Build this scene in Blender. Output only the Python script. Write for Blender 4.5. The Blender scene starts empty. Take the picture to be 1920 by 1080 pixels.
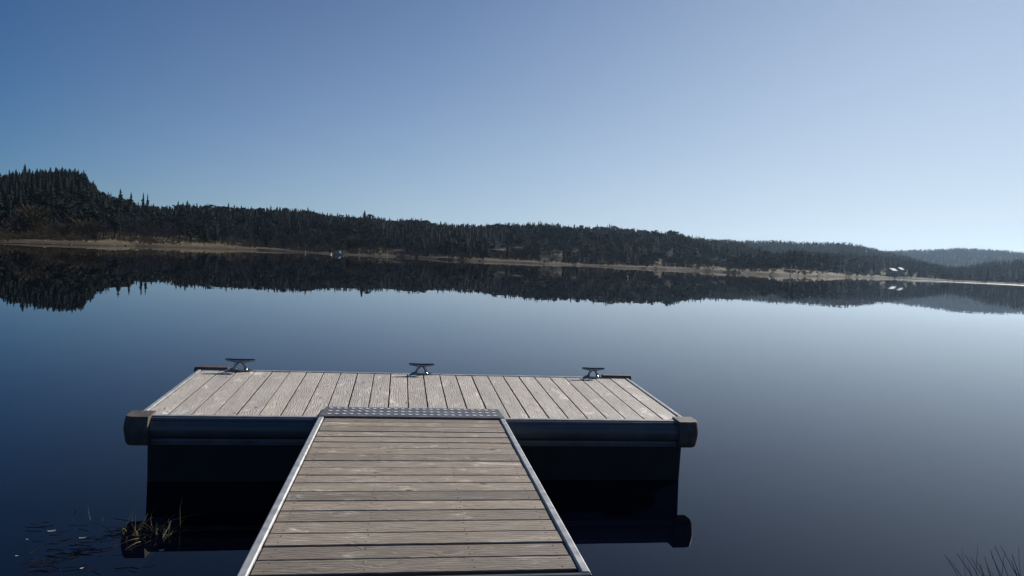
import bpy, math, random
import numpy as np
from math import sin, cos, tan, atan, radians as R, pi
from mathutils import Vector, Matrix, Euler

random.seed(7); rng = np.random.default_rng(11)
S = bpy.context.scene
C = S.collection

# ------------------------------------------------------------------ camera
F = 1320.0                      # focal length in photo pixels (1920 wide)
CAMZ = 1.735                    # height of the lens above the water
ROLL = 0.047
PIT = atan((540 - 483.9) * cos(ROLL) / F)
cd = bpy.data.cameras.new('Camera'); cam = bpy.data.objects.new('Camera', cd); C.objects.link(cam)
c_, s_, cp, sp = cos(ROLL), sin(ROLL), cos(PIT), sin(PIT)
X = Vector((c_, s_ * sp, s_ * cp)); Y = Vector((-s_, c_ * sp, c_ * cp)); Z = Vector((0, -cp, sp))
M = Matrix((X, Y, Z)).transposed().to_4x4(); M.translation = (0, 0, CAMZ)
cam.matrix_world = M
cd.sensor_width = 36; cd.lens = F / 1920 * 36; cd.clip_start = 0.05; cd.clip_end = 9000
S.camera = cam
S.render.resolution_x = 1920; S.render.resolution_y = 1080

# ------------------------------------------------------------------ sky, sun, exposure
SUN_AZ, SUN_EL = R(40), R(27)   # azimuth to the right of the view, elevation
W = bpy.data.worlds.new('World'); S.world = W; W.use_nodes = True
nt = W.node_tree; bg = nt.nodes['Background']
sky = nt.nodes.new('ShaderNodeTexSky'); sky.sky_type = 'NISHITA'; sky.sun_disc = False
sky.sun_elevation = SUN_EL; sky.sun_rotation = SUN_AZ
sky.altitude = 0; sky.air_density = 0.9; sky.dust_density = 0.0; sky.ozone_density = 6.0
# milky air: thickest towards the horizon and towards the sun
def wn(typ, op=None, a=None, b=None, clamp=False):
    n_ = nt.nodes.new(typ)
    if op: n_.operation = op
    if hasattr(n_, 'use_clamp'): n_.use_clamp = clamp
    for i_, q in enumerate((a, b)):
        if q is None: continue
        if isinstance(q, (int, float, tuple)): n_.inputs[i_].default_value = q
        else: nt.links.new(q, n_.inputs[i_])
    return n_
gen = nt.nodes.new('ShaderNodeTexCoord').outputs['Generated']
flat = wn('ShaderNodeVectorMath', 'NORMALIZE', wn('ShaderNodeVectorMath', 'MULTIPLY', gen, (1, 1, 0)).outputs[0]).outputs[0]
cosd = wn('ShaderNodeVectorMath', 'DOT_PRODUCT', flat, (sin(SUN_AZ), cos(SUN_AZ), 0)).outputs['Value']
Aw = wn('ShaderNodeMath', 'DIVIDE', wn('ShaderNodeMath', 'SUBTRACT', cosd, .2).outputs[0], .8, True).outputs[0]
sz = nt.nodes.new('ShaderNodeSeparateXYZ'); nt.links.new(gen, sz.inputs[0]); zc = wn('ShaderNodeMath', 'MAXIMUM', sz.outputs[2], 0.0).outputs[0]
kk = wn('ShaderNodeMath', 'ADD', wn('ShaderNodeMath', 'MULTIPLY', wn('ShaderNodeMath', 'POWER', Aw, 4.0).outputs[0], .22).outputs[0], .21).outputs[0]
ex = wn('ShaderNodeMath', 'EXPONENT', wn('ShaderNodeMath', 'MULTIPLY', wn('ShaderNodeMath', 'DIVIDE', zc, kk).outputs[0], -1.0).outputs[0]).outputs[0]
ww = wn('ShaderNodeMath', 'MULTIPLY', Aw, ex, True).outputs[0]
mx = nt.nodes.new('ShaderNodeMix'); mx.data_type = 'RGBA'; nt.links.new(ww, mx.inputs[0]); nt.links.new(wn('ShaderNodeVectorMath', 'MULTIPLY', sky.outputs[0], (.54, .77, .95)).outputs[0], mx.inputs[6]); mx.inputs[7].default_value = (.65 / .0664, .725 / .0664, .775 / .0664, 1)
nt.links.new(mx.outputs[2], bg.inputs[0]); bg.inputs[1].default_value = 0.051
sl = bpy.data.lights.new('Sun', 'SUN'); sl.energy = 5.0; sl.angle = R(0.53); sl.color = (1, .94, .86)
sun = bpy.data.objects.new('Sun', sl); C.objects.link(sun)
sdir = Vector((sin(SUN_AZ) * cos(SUN_EL), cos(SUN_AZ) * cos(SUN_EL), sin(SUN_EL)))
sun.rotation_euler = sdir.to_track_quat('Z', 'Y').to_euler(); sun.location = sdir * 60
vs = S.view_settings; vs.view_transform = 'Standard'; vs.look = 'None'; vs.exposure = 0.38; vs.gamma = 1

# ------------------------------------------------------------------ helpers
def tag(o, label=None, cat=None, group=None, kind=None):
    if label: o['label'] = label
    if cat: o['category'] = cat
    if group: o['group'] = group
    if kind: o['kind'] = kind
    return o
def empty(name, loc=(0, 0, 0), rot=(0, 0, 0), parent=None):
    o = bpy.data.objects.new(name, None); C.objects.link(o); o.location = loc; o.rotation_euler = rot
    o.empty_display_size = .2
    if parent: o.parent = parent
    return o
class MB:
    def __init__(s): s.v = []; s.f = []; s.t = []; s.m = []
    def add(s, v, f, t=0.0, m=0):
        b = len(s.v); s.v += [tuple(p) for p in v]
        for q in f: s.f.append(tuple(i + b for i in q)); s.t.append(t); s.m.append(m)
    def box(s, x0, x1, y0, y1, z0, z1, t=0.0, m=0):
        v = [(x, y, z) for z in (z0, z1) for y in (y0, y1) for x in (x0, x1)]
        s.add(v, [(0, 2, 3, 1), (4, 5, 7, 6), (0, 1, 5, 4), (2, 6, 7, 3), (0, 4, 6, 2), (1, 3, 7, 5)], t, m)
    def prism(s, prof, a, b, axis='x', t=0.0, m=0, seg=1):
        """closed profile [(p,q)] extruded along an axis; x: (y,z) y: (x,z)"""
        n = len(prof); v = []; f = []
        for k in range(seg + 1):
            w = a + (b - a) * k / seg
            for p, q in prof: v.append((w, p, q) if axis == 'x' else (p, w, q) if axis == 'y' else (p, q, w))
        for k in range(seg):
            for i in range(n):
                j = (i + 1) % n; f.append((k * n + i, k * n + j, (k + 1) * n + j, (k + 1) * n + i))
        f.append(tuple(range(n - 1, -1, -1))); f.append(tuple(seg * n + i for i in range(n)))
        s.add(v, f, t, m)
    def tube(s, pts, rad, n=8, t=0.0, m=0, sq=1.0):
        pts = [Vector(p) for p in pts]; v = []; f = []
        for i, p in enumerate(pts):
            d = (pts[min(i + 1, len(pts) - 1)] - pts[max(i - 1, 0)]).normalized()
            a = d.cross(Vector((0, 0, 1)) if abs(d.z) < .95 else Vector((0, 1, 0))).normalized(); b = a.cross(d)
            r = rad[i] if isinstance(rad, (list, tuple)) else rad
            for k in range(n):
                th = 2 * pi * k / n; v.append(p + a * cos(th) * r * sq + b * sin(th) * r)
        for i in range(len(pts) - 1):
            for k in range(n):
                l = (k + 1) % n; f.append((i * n + k, i * n + l, (i + 1) * n + l, (i + 1) * n + k))
        f.append(tuple(range(n - 1, -1, -1))); f.append(tuple((len(pts) - 1) * n + k for k in range(n)))
        s.add(v, f, t, m)
    def build(s, name, mats, parent=None, smooth=False, bevel=0, bseg=2):
        me = bpy.data.meshes.new(name); me.from_pydata(s.v, [], s.f); me.update()
        for m_ in (mats if isinstance(mats, (list, tuple)) else [mats]): me.materials.append(m_)
        me.polygons.foreach_set('material_index', s.m)
        at = me.attributes.new('tint', 'FLOAT', 'FACE'); at.data.foreach_set('value', s.t)
        import bmesh
        bm = bmesh.new(); bm.from_mesh(me); bmesh.ops.recalc_face_normals(bm, faces=bm.faces); bm.to_mesh(me); bm.free()
        if smooth:
            me.polygons.foreach_set('use_smooth', [True] * len(me.polygons))
        o = bpy.data.objects.new(name, me); C.objects.link(o)
        if parent: o.parent = parent
        if bevel:
            b = o.modifiers.new('b', 'BEVEL'); b.width = bevel; b.segments = bseg; b.limit_method = 'ANGLE'; b.angle_limit = R(40)
        if smooth:
            try: me.set_sharp_from_angle(angle=R(40))
            except Exception: pass
        return o

def mat(name, col, rough=.6, metal=0.0, spec=.5):
    m = bpy.data.materials.new(name); m.use_nodes = True
    p = m.node_tree.nodes['Principled BSDF']
    p.inputs['Base Color'].default_value = (*col, 1); p.inputs['Roughness'].default_value = rough
    p.inputs['Metallic'].default_value = metal; p.inputs['Specular IOR Level'].default_value = spec
    return m
def N(m, typ, **kw):
    n = m.node_tree.nodes.new(typ)
    for k, v in kw.items():
        if hasattr(n, k): setattr(n, k, v)
        else: n.inputs[k.replace('_', ' ')].default_value = v
    return n
def L(m, a, b): m.node_tree.links.new(a, b)
def ramp(m, src, stops):
    r = m.node_tree.nodes.new('ShaderNodeValToRGB'); L(m, src, r.inputs[0])
    e = r.color_ramp.elements
    while len(e) < len(stops): e.new(.5)
    for i, (p, c) in enumerate(stops): e[i].position = p; e[i].color = (*c, 1) if len(c) == 3 else c
    return r
def noisy(name, stops, scale=5, rough=.7, metal=0, detail=6, bump=0, bscale=None, stretch=(1, 1, 1), rr=None, spec=.5):
    m = mat(name, stops[0][1], rough, metal, spec); p = m.node_tree.nodes['Principled BSDF']
    tc = N(m, 'ShaderNodeTexCoord'); mp = N(m, 'ShaderNodeMapping'); mp.inputs['Scale'].default_value = stretch
    L(m, tc.outputs['Object'], mp.inputs[0])
    n = N(m, 'ShaderNodeTexNoise', Scale=scale, Detail=detail); L(m, mp.outputs[0], n.inputs['Vector'])
    r = ramp(m, n.outputs[0], stops); L(m, r.outputs[0], p.inputs['Base Color'])
    if rr:
        q = ramp(m, n.outputs[0], [(.35, (rr[0],) * 3), (.65, (rr[1],) * 3)]); L(m, q.outputs[0], p.inputs['Roughness'])
    if bump:
        n2 = N(m, 'ShaderNodeTexNoise', Scale=bscale or scale * 4, Detail=4); L(m, mp.outputs[0], n2.inputs['Vector'])
        b = N(m, 'ShaderNodeBump', Strength=bump); b.inputs['Distance'].default_value = .01
        L(m, n2.outputs[0], b.inputs['Height']); L(m, b.outputs[0], p.inputs['Normal'])
    return m

def wood(name, axis, base, dark, lite, rough=.62, tintamt=.35, green=0):
    """weathered softwood boards: grain along axis, knots, worn pale patches, per-board tint"""
    m = mat(name, base, rough, 0, .35); nt = m.node_tree; p = nt.nodes['Principled BSDF']
    tc = N(m, 'ShaderNodeTexCoord'); at = N(m, 'ShaderNodeAttribute', attribute_name='tint')
    # move each board to its own piece of the pattern
    off = N(m, 'ShaderNodeVectorMath', operation='MULTIPLY_ADD'); off.inputs[1].default_value = (1, 1, 1)
    L(m, tc.outputs['Object'], off.inputs[0])
    cmb = N(m, 'ShaderNodeVectorMath', operation='SCALE'); cmb.inputs[0].default_value = (37.0, 53.0, 11.0); L(m, at.outputs['Fac'], cmb.inputs['Scale'])
    L(m, cmb.outputs[0], off.inputs[2])
    def mp(sc_along, sc_across, z=1):
        q = N(m, 'ShaderNodeMapping'); q.inputs['Scale'].default_value = (sc_along, sc_across, z) if axis == 'x' else (sc_across, sc_along, z)
        L(m, off.outputs[0], q.inputs[0]); return q
    # knots
    kv = N(m, 'ShaderNodeTexVoronoi', Scale=1.0); kv.inputs['Randomness'].default_value = 1.0
    L(m, mp(3.6, 8.5).outputs[0], kv.inputs['Vector'])
    knot = ramp(m, kv.outputs['Distance'], [(0.0, (1, 1, 1)), (.055, (.8,) * 3), (.10, (0, 0, 0))])
    halo = ramp(m, kv.outputs['Distance'], [(0.0, (1, 1, 1)), (.5, (0, 0, 0))])
    # grain: wave distorted near knots
    wv = N(m, 'ShaderNodeTexWave', wave_type='BANDS', bands_direction='Y' if axis == 'x' else 'X')
    wv.inputs['Scale'].default_value = 16; wv.inputs['Distortion'].default_value = 9; wv.inputs['Detail'].default_value = 3; wv.inputs['Detail Scale'].default_value = .8
    gv = N(m, 'ShaderNodeVectorMath', operation='ADD'); L(m, mp(.55, 1).outputs[0], gv.inputs[0])
    hs = N(m, 'ShaderNodeVectorMath', operation='SCALE'); hs.inputs['Scale'].default_value = .05; L(m, halo.outputs[0], hs.inputs[0]); L(m, hs.outputs[0], gv.inputs[1])
    L(m, gv.outputs[0], wv.inputs['Vector'])
    fn = N(m, 'ShaderNodeTexNoise', Scale=3.0, Detail=8, Roughness=.7); L(m, mp(3, 60, 10).outputs[0], fn.inputs['Vector'])
    bn = N(m, 'ShaderNodeTexNoise', Scale=1.6, Detail=5, Roughness=.6); L(m, mp(1.2, 5).outputs[0], bn.inputs['Vector'])
    pn = N(m, 'ShaderNodeTexNoise', Scale=2.6, Detail=7, Roughness=.75, Distortion=.6); L(m, mp(1.6, 4.5).outputs[0], pn.inputs['Vector'])
    patch = ramp(m, pn.outputs[0], [(.56, (0, 0, 0)), (.68, (1, 1, 1))])
    def mix(f, a, b, typ='MIX'):
        x = N(m, 'ShaderNodeMix', data_type='RGBA', blend_type=typ)
        if isinstance(f, float): x.inputs[0].default_value = f
        else: L(m, f, x.inputs[0])
        for i, q in ((6, a), (7, b)):
            if isinstance(q, tuple): x.inputs[i].default_value = (*q, 1)
            else: L(m, q, x.inputs[i])
        return x.outputs[2]
    g = ramp(m, wv.outputs[0], [(.05, dark), (.45, base), (1, base)])
    c = mix(.62, g.outputs[0], ramp(m, fn.outputs[0], [(.3, dark), (.5, base), (.72, lite)]).outputs[0])
    c = mix(ramp(m, bn.outputs[0], [(.35, (0, 0, 0)), (.7, (.55,) * 3)]).outputs[0], c, mix(.6, c, dark))
    mw = N(m, 'ShaderNodeMath', operation='MULTIPLY'); L(m, patch.outputs[0], mw.inputs[0]); mw.inputs[1].default_value = .85
    c = mix(mw.outputs[0], c, lite)
    c = mix(knot.outputs[0], c, tuple(v * .45 for v in dark))
    # board to board
    fr = N(m, 'ShaderNodeMath', operation='MULTIPLY'); L(m, at.outputs['Fac'], fr.inputs[0]); fr.inputs[1].default_value = 7.31
    f2 = N(m, 'ShaderNodeMath', operation='FRACT'); L(m, fr.outputs[0], f2.inputs[0])
    t1 = ramp(m, f2.outputs[0], [(0, (1 - tintamt,) * 3), (.5, (1, .985, .96)), (1, (1.0, .965, .915))])
    c = mix(.85, c, t1.outputs[0], 'MULTIPLY')
    L(m, c, p.inputs['Base Color'])
    hb = N(m, 'ShaderNodeMath', operation='MULTIPLY_ADD'); L(m, fn.outputs[0], hb.inputs[0]); hb.inputs[1].default_value = 1; L(m, wv.outputs[0], hb.inputs[2])
    b = N(m, 'ShaderNodeBump', Strength=.55); b.inputs['Distance'].default_value = .0022
    L(m, hb.outputs[0], b.inputs['Height']); L(m, b.outputs[0], p.inputs['Normal'])
    rr = ramp(m, pn.outputs[0], [(.3, (rough - .1,) * 3), (.7, (rough + .15,) * 3)]); L(m, rr.outputs[0], p.inputs['Roughness'])
    return m

M_edge = noisy('gap_shade_edge', [(.3, (.03, .025, .02)), (.7, (.09, .072, .058))], 12, .9)  # board sides coloured dark so the gaps between boards read as shade
M_deck = wood('pale_boards', 'y', (.57, .52, .455), (.22, .185, .15), (.88, .83, .76), .5, .14)
M_walk = wood('grey_boards', 'x', (.34, .285, .225), (.115, .09, .068), (.66, .60, .53), .55, .52)
M_alu = noisy('aluminium', [(.3, (.28, .285, .29)), (.7, (.42, .425, .43))], 14, .5, .25, bump=.08, bscale=60, rr=(.42, .6))
M_tread = noisy('tread_plate', [(.3, (.13, .125, .12)), (.7, (.24, .23, .22))], 9, .5, .5, rr=(.42, .55))
M_lug = noisy('pale_glint_lug', [(.3, (.66, .65, .63)), (.7, (.85, .84, .82))], 30, .42, .1)  # pale base colour stands in for the bright glints on the raised lugs
M_chrome = noisy('polished_steel', [(.3, (.13, .14, .16)), (.7, (.24, .25, .27))], 20, .2, 1.0)
M_fender = noisy('dark_extrusion', [(.3, (.07, .072, .078)), (.7, (.10, .102, .108))], 6, .38, 0.0, bump=.05, rr=(.3, .5))
M_rubber = noisy('faded_rubber', [(.25, (.045, .034, .03)), (.5, (.085, .066, .058)), (.75, (.14, .115, .10))], 14, .7, bump=.4, bscale=50)
M_float = noisy('black_float', [(.3, (.008, .009, .011)), (.7, (.02, .02, .022))], 4, .6)
M_screw = mat('screw', (.12, .11, .10), .5, .8)

# ------------------------------------------------------------------ water
def water_mat():
    m = mat('lake_water', (.0006, .0010, .0042), .0, 0, .5); p = m.node_tree.nodes['Principled BSDF']
    p.inputs['IOR'].default_value = 1.333
    tc = N(m, 'ShaderNodeTexCoord')
    def nz(sx, sy, sc, d):
        q = N(m, 'ShaderNodeMapping'); q.inputs['Scale'].default_value = (sx, sy, 1); q.inputs['Rotation'].default_value = (0, 0, .4)
        L(m, tc.outputs['Object'], q.inputs[0]); n = N(m, 'ShaderNodeTexNoise', Scale=sc, Detail=d); L(m, q.outputs[0], n.inputs['Vector']); return n.outputs[0]
    a = nz(1, .6, .9, 2); b = nz(.25, .12, .5, 3)
    s = N(m, 'ShaderNodeMath', operation='MULTIPLY_ADD'); L(m, b, s.inputs[0]); s.inputs[1].default_value = 3.0; L(m, a, s.inputs[2])
    bu = N(m, 'ShaderNodeBump', Strength=1.0); bu.inputs['Distance'].default_value = .0012
    L(m, s.outputs[0], bu.inputs['Height']); L(m, bu.outputs[0], p.inputs['Normal'])
    return m
M_water = water_mat()
w = MB(); n = 96
ring = [(760 * sin(2 * pi * k / n), 760 * cos(2 * pi * k / n), 0) for k in range(n)]
w.add(ring, [tuple(range(n))]); wat = w.build('water', M_water); tag(wat, kind='structure')

# ------------------------------------------------------------------ far shore and hills
def hor(u): return 438.8 + 0.047 * u
def pix(u, off, d):
    """point that shows `off` photo pixels above the horizon at column u, at forward distance d"""
    x, y = u - 960, 540 - (hor(u) - off)
    x2 = x * c_ - y * s_; y2 = x * s_ + y * c_
    v = Vector((x2, F * cp + y2 * sp, -F * sp + y2 * cp)); v = v / math.hypot(v.x, v.y) * d
    return Vector((v.x, v.y, v.z + CAMZ))
def I(u, tab):
    return np.interp(u, [t[0] for t in tab], [t[1] for t in tab])
T_shore = [(-900, 20), (-300, 17), (0, 16), (100, 14.5), (200, 12.5), (250, 10.5), (300, 10), (400, 8.5), (480, 7.5), (575, 8), (650, 8.5), (740, 7.5), (850, 9), (940, 8.5), (1020, 8.5), (1090, 7.5), (1170, 8), (1270, 7.5), (1320, 7.5), (1400, 8.5), (1460, 9), (1520, 8), (1580, 6), (1640, 5.2), (1700, 5), (1920, 5.0), (2600, 6)]
T_bank = [(-900, 8), (0, 8), (100, 5), (170, 4), (200, 1), (300, -3.4), (400, -.6), (480, .8), (575, 5), (620, 6), (740, 3.5), (850, 3), (940, 3.5), (1090, 4), (1170, 3.5), (1270, 1.5), (1310, 0), (1400, -1), (1480, -4.5), (1510, -4), (1540, -2), (1580, 0), (1640, 0), (1700, 0), (1780, 2), (2600, 0)]   # offset below horizon
T_A = [(-900, 90), (-300, 100), (-100, 105), (0, 112), (40, 124), (100, 128), (135, 128), (152, 123), (168, 108), (185, 91), (200, 84), (215, 79), (245, 73), (265, 69), (290, 66), (320, 68), (335, 74), (370, 76), (430, 73), (480, 73), (530, 75), (560, 74), (600, 69), (640, 67), (675, 65), (690, 69), (735, 61), (770, 67), (810, 60), (850, 60), (920, 62), (1000, 69), (1040, 70), (1060, 66), (1140, 70), (1200, 65), (1250, 64), (1290, 58), (1330, 53), (1380, 50), (1420, 40), (1450, 27), (1480, 8), (1520, 0), (2600, 0)]
T_AD = [(-900, 420), (0, 430), (200, 440), (500, 470), (900, 500), (1400, 520), (2600, 520)]
T_B = [(-900, 20), (1000, 30), (1300, 54), (1380, 55), (1440, 57), (1500, 57), (1580, 59), (1610, 56), (1650, 48), (1700, 40), (1740, 30), (1800, 20), (1900, 8), (2600, 0)]
T_E = [(-900, 0), (1380, 10), (1440, 30), (1500, 40), (1600, 42), (1700, 36), (1740, 30), (1790, 18), (1830, 8), (2600, 0)]
T_C = [(-900, 20), (1300, 30), (1640, 45), (1690, 50), (1740, 54), (1793, 59), (1860, 60), (1890, 57), (1920, 56), (2000, 55), (2600, 50)]
T_D = [(-900, 0), (1740, 0), (1780, 18), (1830, 33), (1858, 40), (1900, 46), (1960, 50), (2200, 58), (2600, 60)]
LAY = [(T_A, T_AD, 10.0, 190), (T_B, 950.0, 10.0, 260), (T_E, 620.0, 9.5, 110), (T_C, 1600.0, 11.0, 400), (T_D, 670.0, 10.5, 70)]
def prof(u):
    az = np.arctan((u - 960) / F); ca = np.cos(az)
    Ds = CAMZ * F / I(u, T_shore) / ca
    bw = 20 + 18 * I(u, [(-900, 1), (150, .6), (300, 1.4), (480, .5), (800, .3), (1100, .4), (1350, 1.2), (1500, 1.6), (1640, .6), (2600, .4)])
    hb = np.maximum(.5, CAMZ - I(u, T_bank) / F * (Ds + bw) * ca)
    return az, ca, Ds, bw, hb
def sstep(x): x = np.clip(x, 0, 1); return x * x * (3 - 2 * x)
def vnoise(x, y, s, seed=0):
    x = x / s + seed * 17.3; y = y / s - seed * 9.1
    xi = np.floor(x); yi = np.floor(y); fx = sstep(x - xi); fy = sstep(y - yi)
    def h(a, b): q = np.sin(a * 127.1 + b * 311.7 + seed) * 43758.5453; return q - np.floor(q)
    return (h(xi, yi) * (1 - fx) + h(xi + 1, yi) * fx) * (1 - fy) + (h(xi, yi + 1) * (1 - fx) + h(xi + 1, yi + 1) * fx) * fy
def height(u, r):
    az, ca, Ds, bw, hb = prof(u)
    x = r * np.sin(az); y = r * np.cos(az)
    jag = (vnoise(x, y, 9, 1) - .5) * 5 + (vnoise(x, y, 3, 2) - .5) * 2
    t = (r + jag - Ds)
    fr_ = np.minimum(.75, hb * .6); h = np.where(t < 0, np.maximum(t * .05, -3), fr_ * np.clip(t / 3, 0, 1) ** .6 + (hb - fr_) * np.clip((t - 3) / (bw - 3), 0, 1) ** 1.3)
    inl = np.clip((t - bw) / 30, 0, 1)
    h = h + inl * (t - bw).clip(0) * .01
    for tab, D, th, wdt in LAY:
        D = I(u, D) if isinstance(D, list) else D
        G = I(u, tab) / F * D * ca + CAMZ - th
        G = np.where(G > 1, G, 0)
        wf = np.minimum(wdt, np.maximum(D - (Ds + bw), 20))
        q = np.where(r < D, sstep((r - (D - wf)) / wf) ** .8, 1 - sstep((r - D) / 500) * .9)
        h = np.maximum(h, G * q + 0)
    h = h + np.where(t > 0, (vnoise(x, y, 6, 3) - .5) * .35 + (vnoise(x, y, 1.7, 6) - .5) * .12, 0) + inl * (vnoise(x, y, 40, 4) - .5) * 1.6
    return h
azs = np.radians(np.linspace(-66, 66, 900)); us = 960 + F * np.tan(azs)
fr = np.concatenate([np.linspace(-12, 0, 6), np.linspace(1, 45, 40), 45 + 1950 * np.linspace(.004, 1, 90) ** 1.7])
_, _, DsA, _, _ = prof(us)
Rr = DsA[:, None] + fr[None, :]; UU = np.repeat(us[:, None], len(fr), 1)
HH = height(UU.ravel(), Rr.ravel()).reshape(Rr.shape)
vx = Rr * np.sin(azs)[:, None]; vy = Rr * np.cos(azs)[:, None]
nv, nr = Rr.shape
co = np.stack([vx, vy, HH], -1).reshape(-1, 3).astype(np.float32)
idx = np.arange(nv * nr).reshape(nv, nr)
q = np.stack([idx[:-1, :-1], idx[1:, :-1], idx[1:, 1:], idx[:-1, 1:]], -1).reshape(-1, 4)[:, ::-1]
def quadmesh(name, co, q, mats, mi=None):
    me = bpy.data.meshes.new(name); me.vertices.add(len(co)); me.vertices.foreach_set('co', np.ascontiguousarray(co, np.float32).ravel())
    me.loops.add(q.size); me.loops.foreach_set('vertex_index', np.ascontiguousarray(q, np.int32).ravel())
    me.polygons.add(len(q)); me.polygons.foreach_set('loop_start', np.arange(0, q.size, 4, dtype=np.int32)); me.polygons.foreach_set('loop_total', np.full(len(q), 4, np.int32))
    for m_ in mats: me.materials.append(m_)
    if mi is not None: me.polygons.foreach_set('material_index', np.ascontiguousarray(mi, np.int32))
    me.update(calc_edges=True); return me
def ground_mat():
    m = mat('hill_ground', (.1, .09, .05), .95, 0, .1); p = m.node_tree.nodes['Principled BSDF']
    g = N(m, 'ShaderNodeNewGeometry'); sx = N(m, 'ShaderNodeSeparateXYZ'); L(m, g.outputs['Position'], sx.inputs[0])
    n1 = N(m, 'ShaderNodeTexNoise', Scale=.12, Detail=8, Roughness=.7); L(m, g.outputs['Position'], n1.inputs['Vector'])
    n2 = N(m, 'ShaderNodeTexNoise', Scale=.9, Detail=5, Roughness=.7); L(m, g.outputs['Position'], n2.inputs['Vector'])
    grass = ramp(m, n1.outputs[0], [(.32, (.035, .028, .017)), (.5, (.095, .075, .043)), (.68, (.18, .145, .085))])
    mud = ramp(m, n2.outputs[0], [(.35, (.022, .018, .013)), (.6, (.045, .035, .025)), (.75, (.12, .10, .08))])
    wood_ = ramp(m, n1.outputs[0], [(.35, (.035, .03, .022)), (.66, (.07, .06, .04)), (.72, (.10, .085, .06))])
    ms = N(m, 'ShaderNodeMapRange'); ms.inputs['From Min'].default_value = .45; ms.inputs['From Max'].default_value = .95; L(m, sx.outputs[2], ms.inputs[0])
    a = N(m, 'ShaderNodeMix', data_type='RGBA'); L(m, ms.outputs[0], a.inputs[0]); L(m, mud.outputs[0], a.inputs[6]); L(m, grass.outputs[0], a.inputs[7])
    ms2 = N(m, 'ShaderNodeMapRange'); ms2.inputs['From Min'].default_value = 3.4; ms2.inputs['From Max'].default_value = 4.5; L(m, sx.outputs[2], ms2.inputs[0])
    b = N(m, 'ShaderNodeMix', data_type='RGBA'); L(m, ms2.outputs[0], b.inputs[0]); L(m, a.outputs[2], b.inputs[6]); L(m, wood_.outputs[0], b.inputs[7])
    L(m, b.outputs[2], p.inputs['Base Color']); return m
me = quadmesh('hills', co, q, [ground_mat()])
me.polygons.foreach_set('use_smooth', [True] * len(me.polygons))
hills = bpy.data.objects.new('hills', me); C.objects.link(hills); tag(hills, kind='structure')

# ---- tree templates: height 1, quads only.  mats: 0 foliage 1 bark
def t_spruce(tiers, k, w, seed, ragged=.3):
    r = random.Random(seed); V = []; Q = []; Mi = []
    def quad(a, b, c, d, m=0):
        i = len(V); V.extend([a, b, c, d]); Q.append((i, i + 1, i + 2, i + 3)); Mi.append(m)
    for a in (0, pi / 2):
        quad((-.014 * cos(a), -.014 * sin(a), -.03), (.014 * cos(a), .014 * sin(a), -.03), (.002 * cos(a), .002 * sin(a), .97), (-.002 * cos(a), -.002 * sin(a), .97), 1)
    z0 = r.uniform(.03, .16)
    for t in range(tiers):
        z = z0 + (1 - z0) * (t + .2) / tiers
        Rr_ = w * (1 - z) ** .8 * r.uniform(1 - ragged, 1 + ragged * .6) + .008
        for j in range(k):
            th = 2 * pi * (j + r.random()) / k; rr = Rr_ * r.uniform(.6, 1.15)
            dz = (1 - z0) / tiers
            hw = rr * tan(pi / k) * .8
            cx, sy = cos(th), sin(th)
            top = (0, 0, min(z + dz * 1.3, 1)); tip = (cx * rr, sy * rr, z - rr * r.uniform(.05, .45))
            m_ = rr * .55
            quad(top, (cx * m_ - sy * hw, sy * m_ + cx * hw, z - dz * .3), tip, (cx * m_ + sy * hw, sy * m_ - cx * hw, z - dz * .3))
    return np.array(V), np.array(Q), np.array(Mi)
def t_pine(n, w, seed):
    r = random.Random(seed); V = []; Q = []; Mi = []
    def quad(a, b, c, d, m=0):
        i = len(V); V.extend([a, b, c, d]); Q.append((i, i + 1, i + 2, i + 3)); Mi.append(m)
    lx = r.uniform(-.03, .03)
    for a in (0, pi / 2):
        quad((-.016 * cos(a), -.016 * sin(a), -.03), (.016 * cos(a), .016 * sin(a), -.03), (lx + .004 * cos(a), .004 * sin(a), .92), (lx - .004 * cos(a), -.004 * sin(a), .92), 1)
    blobs = []
    for b in range(8):
        z = r.uniform(.42, .95); rad = w * (1.05 - z) ** .35
        th = r.uniform(0, 2 * pi); blobs.append((lx + cos(th) * rad * .55, sin(th) * rad * .55, z, w * r.uniform(.35, .6)))
    for i in range(n):
        bx, by, bz, br = r.choice(blobs)
        d = Vector((r.gauss(0, 1), r.gauss(0, 1), r.gauss(0, .6))).normalized() * br * r.uniform(.4, 1)
        c = Vector((bx, by, min(bz + d.z * .7, 1))) + Vector((d.x, d.y, 0)); e = .045 * r.uniform(.6, 1.3)
        a = Vector((r.gauss(0, 1), r.gauss(0, 1), r.gauss(0, 1))).normalized() * e; b = a.orthogonal().normalized() * e * .8
        quad(c - a, c - b, c + a, c + b)
    return np.array(V), np.array(Q), np.array(Mi)
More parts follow.
